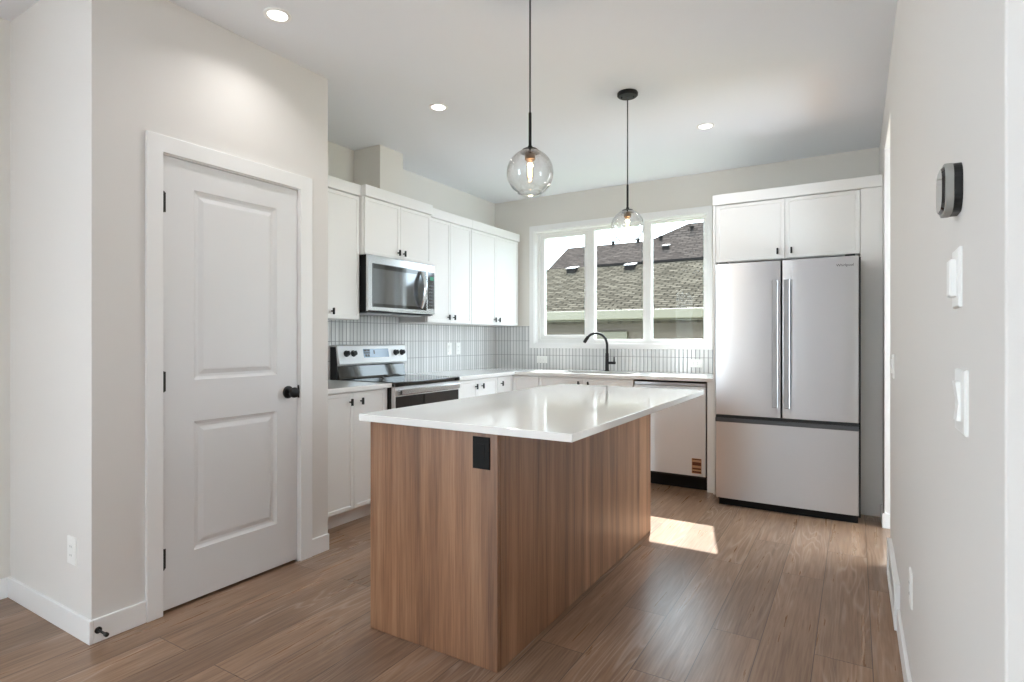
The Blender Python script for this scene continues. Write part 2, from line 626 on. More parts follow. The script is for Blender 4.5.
def thing(name, label, cat, loc, group=None, kind=None):
    o = bpy.data.objects.new(name, None)
    o.empty_display_size = 0.1
    COL.objects.link(o)
    o.location = loc
    o['label'] = label
    o['category'] = cat
    if group:
        o['group'] = group
    if kind:
        o['kind'] = kind
    return o


def tag(o, label, cat, group=None, kind=None):
    o['label'] = label
    o['category'] = cat
    if group:
        o['group'] = group
    if kind:
        o['kind'] = kind
    return o


def struct(name, bm, m, label, cat, bevel=0.0):
    o = obj(name, bm, m, bevel=bevel)
    return tag(o, label, cat, kind='structure')


def text_mesh(name, body, size, material, parent, loc, rot, extrude=0.0004, label=None):
    cu = bpy.data.curves.new(name, 'FONT')
    cu.body = body
    cu.size = size
    cu.extrude = extrude
    cu.align_x = 'CENTER'
    cu.align_y = 'CENTER'
    tmp = bpy.data.objects.new(name + '_tmp', cu)
    COL.objects.link(tmp)
    dg = C.evaluated_depsgraph_get()
    me = bpy.data.meshes.new_from_object(tmp.evaluated_get(dg))
    bpy.data.objects.remove(tmp)
    me.name = name
    me.materials.clear()
    me.materials.append(M[material])
    o = bpy.data.objects.new(name, me)
    COL.objects.link(o)
    base = Vector((0, 0, 0))
    r = parent
    while r is not None:
        base += r.location
        r = r.parent
    o.parent = parent
    o.location = Vector(loc) - base
    o.rotation_euler = rot
    if label:
        o['label'] = label
    return o


# ================================================================== THE SETTING
FX0, FX1, FY0 = XL, 3.2, -4.2            # living space behind and beside the camera
bm = box(FX0 - 0.15, FX1 + 0.15, FY0 - 0.15, YB + 0.16, -0.12, 0.0)
struct('floor', bm, 'floor', 'brown wood plank floor running towards the kitchen window', 'floor')
bm = box(FX0 - 0.15, FX1 + 0.15, FY0 - 0.15, YB + 0.16, ZC, ZC + 0.2)
struct('ceiling', bm, 'ceiling', 'flat white ceiling with recessed lights', 'ceiling')

bm = bmesh.new()
grid_solid(bm, [FY0 - 0.15, -4.1, -1.7, YB + 0.16], [0, 0.45, 2.35, ZC], lambda i, j: not (i == 1 and j == 1), XL - 0.15, XL, lambda a, b, c: (c, a, b))  # opening behind the camera is added to let in sky light
struct('wall_left', bm, 'warm_lit_wall', 'warm-lit pale wall behind the range and upper cabinets', 'wall')

# window opening in the back wall
WX0, WX1, WZ0, WZ1 = -2.945, -1.150, 1.180, 2.375
bm = bmesh.new()
grid_solid(bm, [XL, WX0, WX1, 1.4], [0, WZ0, WZ1, ZC], lambda i, j: not (i == 1 and j == 1), YB, YB + 0.16, lambda a, b, c: (a, c, b))
struct('wall_back', bm, 'warm_lit_wall', 'warm-lit pale wall around the kitchen window', 'wall')

# right wall: near piece, door-high opening, far stub
OY0, OY1, OZ = 3.67, 4.41, 2.455
bm = bmesh.new()
grid_solid(bm, [0.928, OY0, OY1, YB], [0, OZ, ZC], lambda i, j: not (i == 1 and j == 0), XR, XR + 0.12, lambda a, b, c: (c, a, b))
struct('wall_right', bm, 'wall', 'pale wall close on the right carrying switches and a thermostat', 'wall', bevel=0.003)

# rooms beyond, out of view, with openings and a wall added for the light: mud room behind the opening, living space behind the camera
bm = bmesh.new()
grid_solid(bm, [0.928, 3.4, 5.2, YB + 0.16], [0, 0.1, 2.3, ZC], lambda i, j: not (i == 1 and j == 1), 1.4, 1.52, lambda a, b, c: (c, a, b))
bx(bm, 0.52, 0.64, -1.6, 0.928, 0, ZC)  # added unseen wall, keeps side light off the right wall's near end
bx(bm, XR + 0.12, FX1, 0.928, 1.05, 0, ZC)
struct('wall_hall_and_blocker', bm, 'wall', 'pale walls of the hall beyond the right opening, plus an added light-blocking wall', 'wall')
bm = bmesh.new()
bx(bm, XL - 0.15, FX1 + 0.15, FY0 - 0.15, FY0, 0, ZC)
struct('wall_rear', bm, 'wall', 'plain pale wall behind the camera', 'wall')
bm = bmesh.new()
grid_solid(bm, [FY0, -3.9, -1.7, 0.93], [0, 0.3, 2.35, ZC], lambda i, j: not (i == 1 and j == 1), FX1, FX1 + 0.15, lambda a, b, c: (c, a, b))  # unseen wide opening, added to bring in more sky light
struct('wall_side', bm, 'wall', 'pale wall with a wide opening added for light beside the living space', 'wall')

# pantry box with its door opening
DY0, DY1, DZ = 1.352, 2.078, 2.05
bm = bmesh.new()
grid_solid(bm, [PY0, DY0, DY1, PY1], [0, DZ, ZC], lambda i, j: not (i == 1 and j == 0), PX - 0.1, PX, lambda a, b, c: (c, a, b))
bx(bm, XL, PX - 0.1, PY0, PY0 + 0.1, 0, ZC)
bx(bm, XL, PX - 0.1, PY1 - 0.1, PY1, 0, ZC)
struct('wall_pantry', bm, 'wall', 'pale pantry wall around the white panel door', 'wall')

# boxed duct above the microwave cabinet
bm = box(XL, -3.165, 3.253, 3.517, 2.36, ZC)
struct('wall_duct', bm, 'warm_lit_wall', 'boxed duct rising from the microwave cabinet to the ceiling', 'duct box', bevel=0.002)


# baseboards
def baseboard(name, boxes, label):
    b = bmesh.new()
    for q in boxes:
        bx(b, *q, 0, 0.095)
    return struct(name, b, 'trim', label, 'baseboard', bevel=0.003)


baseboard('baseboard_left', [(XL, XL + 0.014, FY0, PY0 - 0.014)], 'white baseboard along the far left wall')
baseboard('baseboard_pantry', [(XL, PX + 0.014, PY0 - 0.014, PY0), (PX, PX + 0.014, PY0, 1.283),
                               (PX, PX + 0.014, 2.157, PY1)], 'white baseboard around the pantry corner')
baseboard('baseboard_right', [(XR - 0.013, XR, 0.928, 2.87), (XR - 0.013, XR, 3.53, OY0)],
          'white baseboard along the near right wall')
baseboard('baseboard_hall', [(XR - 0.013, XR + 0.12, OY1 - 0.014, OY1), (XR - 0.013, XR, OY1, 4.655)],
          'white baseboard stub at the far side of the right opening')

# ------------------------------------------------------------------ pantry door and casing
bm = bmesh.new()
prism(bm, mapL(PX), [(1.283, 0), (1.352, 0), (1.352, 2.05), (2.078, 2.05), (2.078, 0), (2.157, 0), (2.157, 2.127), (1.283, 2.127)], 0.0, 0.018)
struct('trim_1', bm, 'trim', 'white flat casing around the pantry door', 'door casing', bevel=0.003)
bm = bmesh.new()
prism(bm, mapL(PX), [(1.352, 0), (1.356, 0), (1.356, 2.046), (2.074, 2.046), (2.074, 0), (2.078, 0), (2.078, 2.05), (1.352, 2.05)], -0.1, 0.004)
struct('trim_2', bm, 'trim', 'white jamb lining of the pantry doorway', 'door jamb')

d1 = thing('door_1', 'white two-panel pantry door with black knob', 'door', (PX, 1.715, 0), kind='structure')
mp = mapL(PX - 0.004)
a0, a1, z0, z1 = 1.3595, 2.0715, 0.014, 2.043
panels = [(1.499, 1.942, 1.035, 1.918), (1.499, 1.942, 0.243, 0.842)]
bm = bmesh.new()
A = [a0, 1.499, 1.942, a1]
B = [z0, 0.243, 0.842, 1.035, 1.918, z1]
V = {}
for i in range(3):
    for j in range(5):
        if i == 1 and j in (1, 3):
            continue
        bm.faces.new([bm.verts.new(mp(A[p], B[q], 0)) for p, q in ((i, j), (i + 1, j), (i + 1, j + 1), (i, j + 1))])
rings(bm, [[mp(s, z, 0) for s, z in rect(a0, a1, z0, z1)], [mp(s, z, -0.035) for s, z in rect(a0, a1, z0, z1)]], cap0=False)
for (p0, p1, q0, q1) in panels:
    def rr(d, n):
        return [mp(s, z, n) for s, z in rect(p0 + d, p1 - d, q0 + d, q1 - d)]
    rings(bm, [rr(0, 0), rr(0.004, -0.004), rr(0.014, -0.010), rr(0.026, -0.011), rr(0.032, -0.0085), rr(0.046, -0.003), rr(0.05, -0.0025)], cap0=False)
bmesh.ops.remove_doubles(bm, verts=bm.verts[:], dist=1e-5)
leaf = obj('leaf', bm, 'door', d1)
for hz in (1.835, 1.035, 0.245):
    b = bmesh.new()
    lathe(b, [(0.0035, -0.047), (0.006, -0.045), (0.006, 0.045), (0.0035, 0.047)], (PX + 0.005, 1.3568, hz), n=12)
    bx(b, PX - 0.006, PX - 0.0025, 1.3572, 1.372, hz - 0.044, hz + 0.044)
    obj('hinge', b, 'black_metal', d1, smooth=True, label='black door hinge')
b = bmesh.new()
KY, KZ = 2.012, 0.937
lathe(b, [(0.012, 0.0), (0.012, 0.03), (0.018, 0.036), (0.0265, 0.043), (0.0285, 0.052), (0.0265, 0.061), (0.017, 0.066), (0.004, 0.067)], (PX - 0.004, KY, KZ), 'X', 28)
kn = obj('door_knob', b, 'black_metal', d1, smooth=True, label='round black door knob')
b = bmesh.new()
lathe(b, [(0.034, 0.0), (0.034, 0.004), (0.03, 0.009), (0.014, 0.011)], (PX - 0.004, KY, KZ), 'X', 28)
obj('rosette', b, 'black_metal', kn, smooth=True)
b = box(PX - 0.004, PX + 0.0075, 2.0712, 2.0775, KZ - 0.035, KZ + 0.035)
obj('strike_plate', b, 'black_metal', d1, bevel=0.002, label='black strike plate at the jamb')

# ------------------------------------------------------------------ kitchen window
w1 = thing('window_1', 'three-pane white window over the sink', 'window', (-2.05, YB, WZ0), kind='structure')
bm = bmesh.new()
grid_solid(bm, [-3.0, WX0, WX1, -1.108], [1.13, WZ0, WZ1, 2.433], lambda i, j: not (i == 1 and j == 1), YB - 0.016, YB, lambda a, b, c: (a, c, b))
obj('casing', bm, 'trim', w1, bevel=0.002)
bm = bmesh.new()      # jamb liner
grid_solid(bm, [WX0, WX0 + 0.008, WX1 - 0.008, WX1], [WZ0, WZ0 + 0.008, WZ1 - 0.008, WZ1], lambda i, j: not (i == 1 and j == 1), YB, YB + 0.07, lambda a, b, c: (a, c, b))
obj('jamb_liner', bm, 'trim', w1)
bm = bmesh.new()      # vinyl frame with two mullions
FA = [WX0, -2.905, -2.345, -2.282, -1.772, -1.690, -1.199, WX1]
FB = [WZ0, 1.226, 2.345, WZ1]
grid_solid(bm, FA, FB, lambda i, j: not (i in (1, 3, 5) and j == 1), YB + 0.055, YB + 0.13, lambda a, b, c: (a, c, b))
obj('window_frame', bm, 'plastic', w1, bevel=0.004)
bm = bmesh.new()      # sash in the left bay
SA = [-2.905, -2.858, -2.392, -2.345]
SB = [1.226, 1.270, 2.306, 2.345]
grid_solid(bm, SA, SB, lambda i, j: not (i == 1 and j == 1), YB + 0.063, YB + 0.115, lambda a, b, c: (a, c, b))
obj('sash', bm, 'plastic', w1, bevel=0.004, label='white sash of the left pane')
for (p0, p1, q0, q1) in ((-2.858, -2.392, 1.270, 2.306), (-2.282, -1.772, 1.226, 2.345), (-1.690, -1.199, 1.226, 2.345)):
    obj('pane', box(p0 - 0.002, p1 + 0.002, YB + 0.088, YB + 0.094, q0 - 0.002, q1 + 0.002), 'pane', w1)

# ------------------------------------------------------------------ backsplash
bm = bmesh.new()
grid_solid(bm, [PY1, 3.001, 3.766, YB - 0.010], [0.905, 1.366, 1.423], lambda i, j: j == 0 or i == 1, XL, XL + 0.010, lambda a, b, c: (c, a, b))
tag(obj('backsplash', bm, 'tile'), 'grey-white upright tile backsplash behind the range on the left wall', 'backsplash')
bm = bmesh.new()
grid_solid(bm, [XL, -3.001, -0.965], [0.914, 1.129, 1.366], lambda i, j: not (i == 1 and j == 1), YB - 0.010, YB, lambda a, b, c: (a, c, b))
tag(obj('backsplash', bm, 'tile'), 'grey-white upright tile backsplash under the window behind the faucet', 'backsplash')


# ================================================================== CABINETS
def knob(parent, mp, s, z, label=None):
    """T-shaped matte black pull: round post and upright bar"""
    b = bmesh.new()
    prism(b, mp, [(s + 0.005 * math.cos(a), z + 0.005 * math.sin(a)) for a in [2 * PI * i / 12 for i in range(12)]], 0.0, 0.020)
    prism(b, mp, rrect(s - 0.0065, s + 0.0065, z - 0.023, z + 0.023, 0.003, 3), 0.019, 0.031, 0.002)
    return obj('knob', b, 'black_metal', parent, label='black T-shaped pull')


def wall_cabinet(label, s0, s1, z0, front, doors, crown_ret=False, deep=0.019):
    mpf = mapL(front)
    t = thing('wall_cabinet', label, 'cabinet', (XL, (s0 + s1) / 2, z0))
    b = bmesh.new()
    bx(b, XL + 0.012, front - deep - 0.001, s0, s1, z0, 2.275)
    obj('carcass', b, 'cab', t, bevel=0.001)
    for (d0, d1, ks) in doors:
        dr = obj('door', slim_door(mpf, d0, d1, z0 + 0.002, 2.27), 'cab', t)
        if ks is not None:
            knob(dr, mpf, ks, z0 + 0.052)
    b = bmesh.new()
    if crown_ret:
        bx(b, XL + 0.002, front + 0.014, s0, s1 + 0.012, 2.275, 2.355)
    else:
        bx(b, XL + 0.002, front + 0.014, s0, s1, 2.275, 2.355)
    obj('crown', b, 'cab', t, bevel=0.003)
    return t


UF = XL + 0.33
MF = XL + 0.378
g = 0.0016
wall_cabinet('white wall cabinet next to the pantry wall, left of the microwave', PY1, 2.998, 1.368, UF,
             [(PY1 + 0.004, 2.64 - g, 2.60), (2.64 + g, 2.994, 2.735)])
tmc = thing('wall_cabinet', 'short white wall cabinet over the microwave, below the duct box', 'cabinet', (XL, 3.383, 1.86))
obj('carcass', box(XL, MF - 0.020, 3.0, 3.765, 1.848, 2.275), 'cab', tmc, bevel=0.001)
for d0, d1, ks in ((3.006, 3.3825 - g, 3.352), (3.3825 + g, 3.759, 3.415)):
    dr = obj('door', slim_door(mapL(MF), d0, d1, 1.852, 2.27), 'cab', tmc)
    knob(dr, mapL(MF), ks, 1.900)
obj('crown', box(XL, MF + 0.014, 2.999, 3.768, 2.275, 2.357), 'cab', tmc, bevel=0.003)
wall_cabinet('white wall cabinet just right of the microwave with two narrow doors', 3.767, 4.418, 1.368, UF,
             [(3.772, 4.092 - g, 4.052), (4.092 + g, 4.415, 4.132)])
wall_cabinet('white wall cabinet in the corner beside the window', 4.419, 5.292, 1.368, UF,
             [(4.424, 4.853 - g, 4.815), (4.853 + g, 5.289, 4.891)], crown_ret=True)
# scribe filler closing the last gap to the corner
obj_f = obj('scribe_filler', box(XL, UF - 0.045, 5.293, YB - 0.011, 1.368, 2.275), 'cab')
tag(obj_f, 'narrow white filler strip between corner wall cabinet and back wall', 'filler')

# ---- base cabinets, left run
BF = -2.835           # door faces of the left run
BY = 4.705            # door faces of the back run


def base_left(label, s0, s1, doors, cat='cabinet'):
    t = thing('base_cabinet', label, cat, ((XL + BF) / 2, (s0 + s1) / 2, 0))
    obj('carcass', box(XL + 0.02, BF - 0.020, s0, s1, 0.10, 0.883), 'cab', t)
    obj('toe_kick', box(BF - 0.085, BF - 0.07, s0, s1, 0.0, 0.10), 'cab', t)
    for d0, d1, ks in doors:
        dr = obj('door', slim_door(mapL(BF), d0, d1, 0.105, 0.872), 'cab', t)
        knob(dr, mapL(BF), ks, 0.812)
    return t


base_left('white base cabinet left of the range beside the pantry wall', PY1 + 0.004, 2.968, [(PY1 + 0.006, 2.6735 - g, 2.637), (2.6735 + g, 2.964, 2.732)])
tf = obj('filler', box(XL, BF - 0.010, 2.969, 2.996, 0.0, 0.883), 'cab')
tag(tf, 'slim white filler panel against the left side of the range', 'filler')
base_left('white base cabinet right of the range with paired doors', 3.772, 4.432, [(3.778, 4.112 - g, 4.074), (4.112 + g, 4.428, 4.172)])
# corner cabinet: folding door on both runs
tc = thing('base_cabinet', 'white corner base cabinet where the two counters meet', 'cabinet', (-3.0, 5.0, 0))
b = bmesh.new()
bx(b, XL + 0.02, BF - 0.020, 4.434, YB - 0.02, 0.10, 0.883)
bx(b, BF - 0.020, -2.55, BY + 0.020, YB - 0.02, 0.10, 0.883)
obj('carcass', b, 'cab', tc)
dr = obj('door', slim_door(mapL(BF), 4.438, BY - 0.002, 0.105, 0.872), 'cab', tc)
knob(dr, mapL(BF), 4.492, 0.812)
obj('door', slim_door(mapB(BY), BF + 0.002, -2.552, 0.105, 0.872), 'cab', tc)
b = bmesh.new()
bx(b, BF - 0.085, BF - 0.07, 4.434, BY + 0.085, 0, 0.10)
bx(b, BF - 0.07, -2.55, BY + 0.07, BY + 0.085, 0, 0.10)
obj('toe_kick', b, 'cab', tc)

# sink base
ts = thing('base_cabinet', 'white sink base cabinet below the window with two doors', 'cabinet', (-2.09, 5.0, 0))
b = bmesh.new()
bx(b, -2.548, -2.53, BY + 0.020, YB - 0.02, 0.10, 0.883)
bx(b, -1.646, -1.628, BY + 0.020, YB - 0.02, 0.10, 0.883)
bx(b, -2.53, -1.646, BY + 0.020, YB - 0.02, 0.10, 0.118)
bx(b, -2.53, -1.646, YB - 0.038, YB - 0.02, 0.118, 0.883)
bx(b, -2.53, -1.646, BY + 0.020, BY + 0.038, 0.80, 0.883)
obj('carcass', b, 'cab', ts)
for d0, d1, ks in ((-2.546, -2.088 - g, -2.135), (-2.088 + g, -1.630, -2.042)):
    dr = obj('door', slim_door(mapB(BY), d0, d1, 0.105, 0.872), 'cab', ts)
    knob(dr, mapB(BY), ks, 0.823)
obj('toe_kick', box(-2.548, -1.628, BY + 0.07, BY + 0.085, 0, 0.10), 'cab', ts)

# dishwasher
td = thing('dishwasher', 'stainless dishwasher under the counter beside the refrigerator', 'dishwasher', (-1.32, 5.0, 0))
DX0, DX1 = -1.620, -1.022
obj('body', box(DX0 + 0.004, DX1 - 0.004, BY + 0.012, YB - 0.03, 0.10, 0.868), 'black', td)
b = bmesh.new()
prism(b, mapB(BY), rect(DX0 + 0.004, DX1 - 0.004, 0.118, 0.838), -0.012, 0.012, 0.004)
dwd = obj('door', b, 'brushed_pale', td, bevel=0.001)
b = bmesh.new()
prism(b, mapB(BY), rect(DX0 + 0.004, DX1 - 0.004, 0.840, 0.868), -0.012, 0.006, 0.003)
obj('control_strip', b, 'steel', td)
b = bmesh.new()
prism(b, mapB(BY), rrect(DX0 + 0.05, DX1 - 0.05, 0.785, 0.812, 0.012), 0.030, 0.045, 0.004)
for sx in (DX0 + 0.09, DX1 - 0.09):
    bx(b, sx - 0.008, sx + 0.008, BY - 0.033, BY - 0.011, 0.791, 0.807)
obj('handle', b, 'steel_bright', dwd, smooth=True)
obj('toe_panel', box(DX0 + 0.006, DX1 - 0.006, BY + 0.05, BY + 0.065, 0.0, 0.112), 'black_flat', td, label='black toe panel')
b = bmesh.new()
prism(b, mapB(BY), rect(-1.135, -1.058, 0.140, 0.262), 0.0119, 0.0124)
st = obj('energy_label', b, 'sticker', dwd, label='tan sticker with brown bands')
b = bmesh.new()
for q0, q1 in ((0.250, 0.259), (0.205, 0.232), (0.172, 0.186), (0.146, 0.160)):
    prism(b, mapB(BY), rect(-1.131, -1.062, q0, q1), 0.0124, 0.0127)
obj('printing', b, 'sticker_dark', st)
tp = obj('end_panel', box(-1.016, -0.966, BY - 0.005, YB, 0, 0.883), 'cab', bevel=0.001)
tag(tp, 'white end panel between the dishwasher and the refrigerator', 'panel')

# ---- worktops
b = box(XL + 0.010, -2.800, PY1, 2.996, 0.884, 0.914)
tag(obj('countertop', b, 'quartz', bevel=0.0025), 'short white countertop left of the range', 'countertop')
CA = [XL + 0.010, -2.800, -2.42, -1.72, -0.964]
CB = [3.770, 4.680, 4.790, 5.150, YB - 0.010]
b = bmesh.new()
grid_solid(b, CA, CB, lambda i, j: (j > 0 or i == 0) and not (i == 2 and j == 2), 0.884, 0.914, lambda a, bb, c: (a, bb, c))
tag(obj('countertop', b, 'quartz', bevel=0.0025), 'L-shaped white countertop from range to refrigerator with the sink', 'countertop')

# sink
b = bmesh.new()
def sr(d, z, r=0.03):
    return [(x, y, z) for x, y in rrect(-2.42 + d, -1.72 - d, 4.79 + d, 5.15 - d, r, 4)]
rings(b, [sr(-0.02, 0.883), sr(-0.02, 0.878), sr(-0.008, 0.876), sr(0.004, 0.70), sr(-0.002, 0.883)][:0] or
      [sr(-0.022, 0.8835), sr(0.001, 0.8835), sr(0.006, 0.70), sr(0.03, 0.685), sr(0.033, 0.681), sr(-0.001, 0.690), sr(-0.006, 0.880), sr(-0.022, 0.881)],
      cap0=False, cap1=False)
# close the basin floor and its underside
for ring_d, z in ((0.03, 0.685), (0.033, 0.681)):
    b.faces.new([b.verts.new(p) for p in sr(ring_d, z)])
bmesh.ops.remove_doubles(b, verts=b.verts[:], dist=1e-5)
sk = tag(obj('kitchen_sink', b, 'steel', smooth=True), 'stainless undermount sink set in the counter below the window', 'sink')
b = bmesh.new()
lathe(b, [(0.045, 0.0), (0.045, 0.003), (0.03, 0.004), (0.028, 0.002)], (-2.07, 4.97, 0.685), n=20)
obj('drain', b, 'steel_dark', sk, smooth=True)

# faucet
fc = thing('faucet', 'tall matte black gooseneck faucet behind the sink', 'faucet', (-2.07, 5.215, 0.914))
b = bmesh.new()
lathe(b, [(0.025, 0.0), (0.025, 0.006), (0.0185, 0.012), (0.0175, 0.13), (0.0165, 0.175)], (-2.07, 5.215, 0.914), n=20)
obj('body', b, 'black_metal', fc, smooth=True)
b = bmesh.new()
base = Vector((-2.07, 5.215, 1.08))
dirv = Vector((-0.66, -0.75, 0)).normalized()
pts = [base, base + Vector((0, 0, 0.085))]
R = 0.118
cc = base + Vector((0, 0, 0.085)) + dirv * R
for i in range(1, 15):
    a = PI - (PI * 0.83) * i / 14
    pts.append(cc + dirv * (R * math.cos(a)) + Vector((0, 0, R * math.sin(a))))
tube(b, pts, [0.0125] * len(pts), 14)
obj('spout', b, 'black_metal', fc, smooth=True)
b = bmesh.new()
e0, e1 = pts[-2], pts[-1]
dd = (e1 - e0).normalized()
tube(b, [e1 - dd * 0.03, e1 - dd * 0.028, e1 + dd * 0.035, e1 + dd * 0.04], [0.013, 0.0165, 0.0165, 0.0145], 14)
obj('spray_head', b, 'black_metal', fc, smooth=True)
b = bmesh.new()
tube(b, [(-2.055, 5.215, 0.995), (-1.985, 5.215, 0.995)], 0.0135, 12)
tube(b, [(-1.998, 5.215, 1.0), (-1.996, 5.21, 1.055)], [0.0075, 0.006], 10)
obj('lever', b, 'black_metal', fc, smooth=True)

# ================================================================== RANGE
tr = thing('range', 'stainless electric range with black glass cooktop on the left wall', 'range', (-3.1, 3.383, 0))
RY0, RY1 = 3.0, 3.766
b = box(XL + 0.012, -2.815, RY0 + 0.003, RY1 - 0.003, 0.03, 0.886)
obj('body', b, 'black', tr, bevel=0.002)
for yy in (RY0 + 0.05, RY1 - 0.05):
    for xx in (XL + 0.08, -2.9):
        b = bmesh.new()
        lathe(b, [(0.02, 0), (0.02, 0.03)], (xx, yy, 0), n=12)
        obj('foot', b, 'black', tr)
b = bmesh.new()
bx(b, -3.345, -2.772, RY0 + 0.001, RY1 - 0.001, 0.886, 0.919)
ck = obj('cooktop', b, 'black_glass', tr, bevel=0.006)
for (cx_, cy_, cr) in ((-2.93, 3.19, 0.105), (-2.93, 3.575, 0.085), (-3.19, 3.19, 0.075), (-3.19, 3.575, 0.10)):
    b = bmesh.new()
    n = 40
    for k in range(n):
        a, a2 = 2 * PI * k / n, 2 * PI * (k + 1) / n
        b.faces.new([b.verts.new((cx_ + r * math.cos(q), cy_ + r * math.sin(q), 0.9193)) for r, q in ((cr, a), (cr, a2), (cr - 0.003, a2), (cr - 0.003, a))])
    obj('burner_ring', b, 'steel_dark', ck)
# backguard: stainless slanted console over a dark lower strip
b = bmesh.new()
prof = [(XL + 0.012, 1.02), (-3.352, 1.02), (-3.338, 1.035), (-3.366, 1.172), (-3.378, 1.180), (XL + 0.012, 1.180)]
rings(b, [[(x, RY0 + 0.004, z) for x, z in prof], [(x, RY1 - 0.004, z) for x, z in prof]])
bg = obj('backguard', b, 'brushed_pale', tr, bevel=0.003)
b = bmesh.new()
prof = [(XL + 0.012, 0.905), (-3.338, 0.905), (-3.352, 0.93), (-3.372, 1.02), (XL + 0.012, 1.02)]
rings(b, [[(x, RY0 + 0.012, z) for x, z in prof], [(x, RY1 - 0.012, z) for x, z in prof]])
obj('vent_strip', b, 'black_glass', tr, bevel=0.002, label='dark lower strip of the console')
b = bmesh.new()
prof = [(XL + 0.012, 0.905), (-3.36, 0.905), (-3.36, 1.0), (-3.38, 1.165), (XL + 0.012, 1.165)]
rings(b, [[(x, RY0 + 0.001, z) for x, z in prof], [(x, RY0 + 0.0035, z) for x, z in prof]])
obj('side_cap', b, 'black', tr)


def bgp(z, n):            # point on the slanted console face
    f = (z - 1.035) / (1.172 - 1.035)
    x = -3.338 + (-3.366 + 3.338) * f
    L = math.hypot(0.137, 0.028)
    return (x + n * 0.137 / L, z + n * 0.028 / L)


def console(s, z, n):
    x, zz = bgp(z, n)
    return (x, s, zz)


for ks in (3.083, 3.155, 3.628, 3.705):
    b = bmesh.new()
    circ = lambda r: [(ks + r * math.cos(2 * PI * i / 20), 1.112 + r * math.sin(2 * PI * i / 20)) for i in range(20)]
    rings(b, [[console(s, z, 0) for s, z in circ(0.025)], [console(s, z, 0.008) for s, z in circ(0.024)],
              [console(s, z, 0.012) for s, z in circ(0.019)], [console(s, z, 0.030) for s, z in circ(0.0175)]])
    prism(b, console, rect(ks - 0.004, ks + 0.004, 1.095, 1.129), 0.029, 0.036)
    obj('knob', b, 'black', bg, smooth=True, label='black control knob')
b = bmesh.new()
prism(b, console, rect(3.262, 3.545, 1.077, 1.147), 0.0, 0.002)
dp = obj('display', b, 'display', bg, label='blue-grey control display')
b = bmesh.new()
for s0, s1, q0, q1 in ((3.268, 3.30, 1.125, 1.143), (3.304, 3.332, 1.125, 1.143), (3.268, 3.332, 1.108, 1.120), (3.276, 3.30, 1.083, 1.103),
                       (3.304, 3.325, 1.083, 1.103), (3.372, 3.386, 1.105, 1.135)):
    b = bmesh.new()
    prism(b, console, rect(s0, s1, q0, q1), 0.002, 0.0024)
    obj('touch_key', b, 'black', dp)
# oven door: stainless top rail with bar handle over black glass, then drawer
b = bmesh.new()
prism(b, mapL(-2.80), rect(RY0 + 0.006, RY1 - 0.006, 0.225, 0.885), -0.015, 0.018, 0.004)
od = obj('oven_door', b, 'brushed_pale', tr)
b = bmesh.new()
prism(b, mapL(-2.782), rect(RY0 + 0.012, RY1 - 0.012, 0.30, 0.815), -0.001, 0.002)
obj('oven_window', b, 'black_glass', od, label='black glass oven window')
b = bmesh.new()
prism(b, mapL(-2.782), rrect(RY0 + 0.02, RY1 - 0.02, 0.826, 0.866, 0.008, 4), 0.012, 0.026, 0.004)
for yy in (RY0 + 0.045, RY1 - 0.045):
    bx(b, -2.784, -2.768, yy - 0.012, yy + 0.012, 0.838, 0.860)
hd = obj('handle', b, 'steel_bright', od)
obj('handle_end', box(-2.757, -2.7545, RY0 + 0.032, RY0 + 0.052, 0.832, 0.860), 'black', od, bevel=0.001, label='black end mount of the handle')
b = bmesh.new()
prism(b, mapL(-2.80), rect(RY0 + 0.006, RY1 - 0.006, 0.05, 0.218), -0.015, 0.016, 0.004)
obj('drawer', b, 'brushed_pale', tr)

# ================================================================== MICROWAVE
tm = thing('microwave', 'stainless over-the-range microwave below the duct cabinet', 'microwave', (-3.2, 3.383, 1.42))
XF = -3.035
obj('body', box(XL + 0.011, XF - 0.022, 3.003, 3.763, 1.424, 1.846), 'black_flat', tm, bevel=0.002)
b = bmesh.new()
prism(b, mapL(XF), rect(3.0, 3.766, 1.432, 1.846), -0.022, 0.0, 0.006)
fr = obj('front_frame', b, 'steel_bright', tm)
b = bmesh.new()
prism(b, mapL(XF), rrect(3.040, 3.655, 1.462, 1.785, 0.006, 3), -0.002, 0.0015)
mw = obj('door_window', b, 'grey_glass', tm, label='dark reflective microwave door window')
b = bmesh.new()
prism(b, mapL(XF), rect(3.05, 3.645, 1.748, 1.780), 0.0014, 0.0020)
prism(b, mapL(XF), rect(3.05, 3.645, 1.466, 1.488), 0.0014, 0.0020)
obj('window_border', b, 'black_glass', mw)
b = bmesh.new()
prism(b, mapL(XF), rect(3.672, 3.756, 1.478, 1.782), -0.002, 0.0015)
cp = obj('control_panel', b, 'grey_glass', tm, label='dark keypad panel')
b = bmesh.new()
prism(b, mapL(XF), rect(3.70, 3.745, 1.715, 1.745), 0.0014, 0.0020)
obj('clock', b, 'green_led', cp, label='green clock digits')
b = bmesh.new()
for i in range(3):
    for j in range(7):
        s, z = 3.690 + i * 0.021, 1.50 + j * 0.027
        prism(b, mapL(XF), rect(s, s + 0.014, z, z + 0.012), 0.0014, 0.0019)
obj('keypad', b, 'steel_dark', cp)
b = bmesh.new()
hp = []
for i in range(15):
    f = i / 14
    hp.append((XF + 0.012 + 0.045 * math.sin(PI * f), 3.578, 1.475 + 0.300 * f))
rs = []
for (x, y, z), f in zip(hp, [i / 14 for i in range(15)]):
    w = 0.011 + 0.012 * math.sin(PI * f)
    rs.append([(x - 0.007, y - w, z), (x + 0.004, y - w, z), (x + 0.009, y - w * 0.5, z), (x + 0.009, y + w * 0.5, z), (x + 0.004, y + w, z), (x - 0.007, y + w, z)])
rings(b, rs)
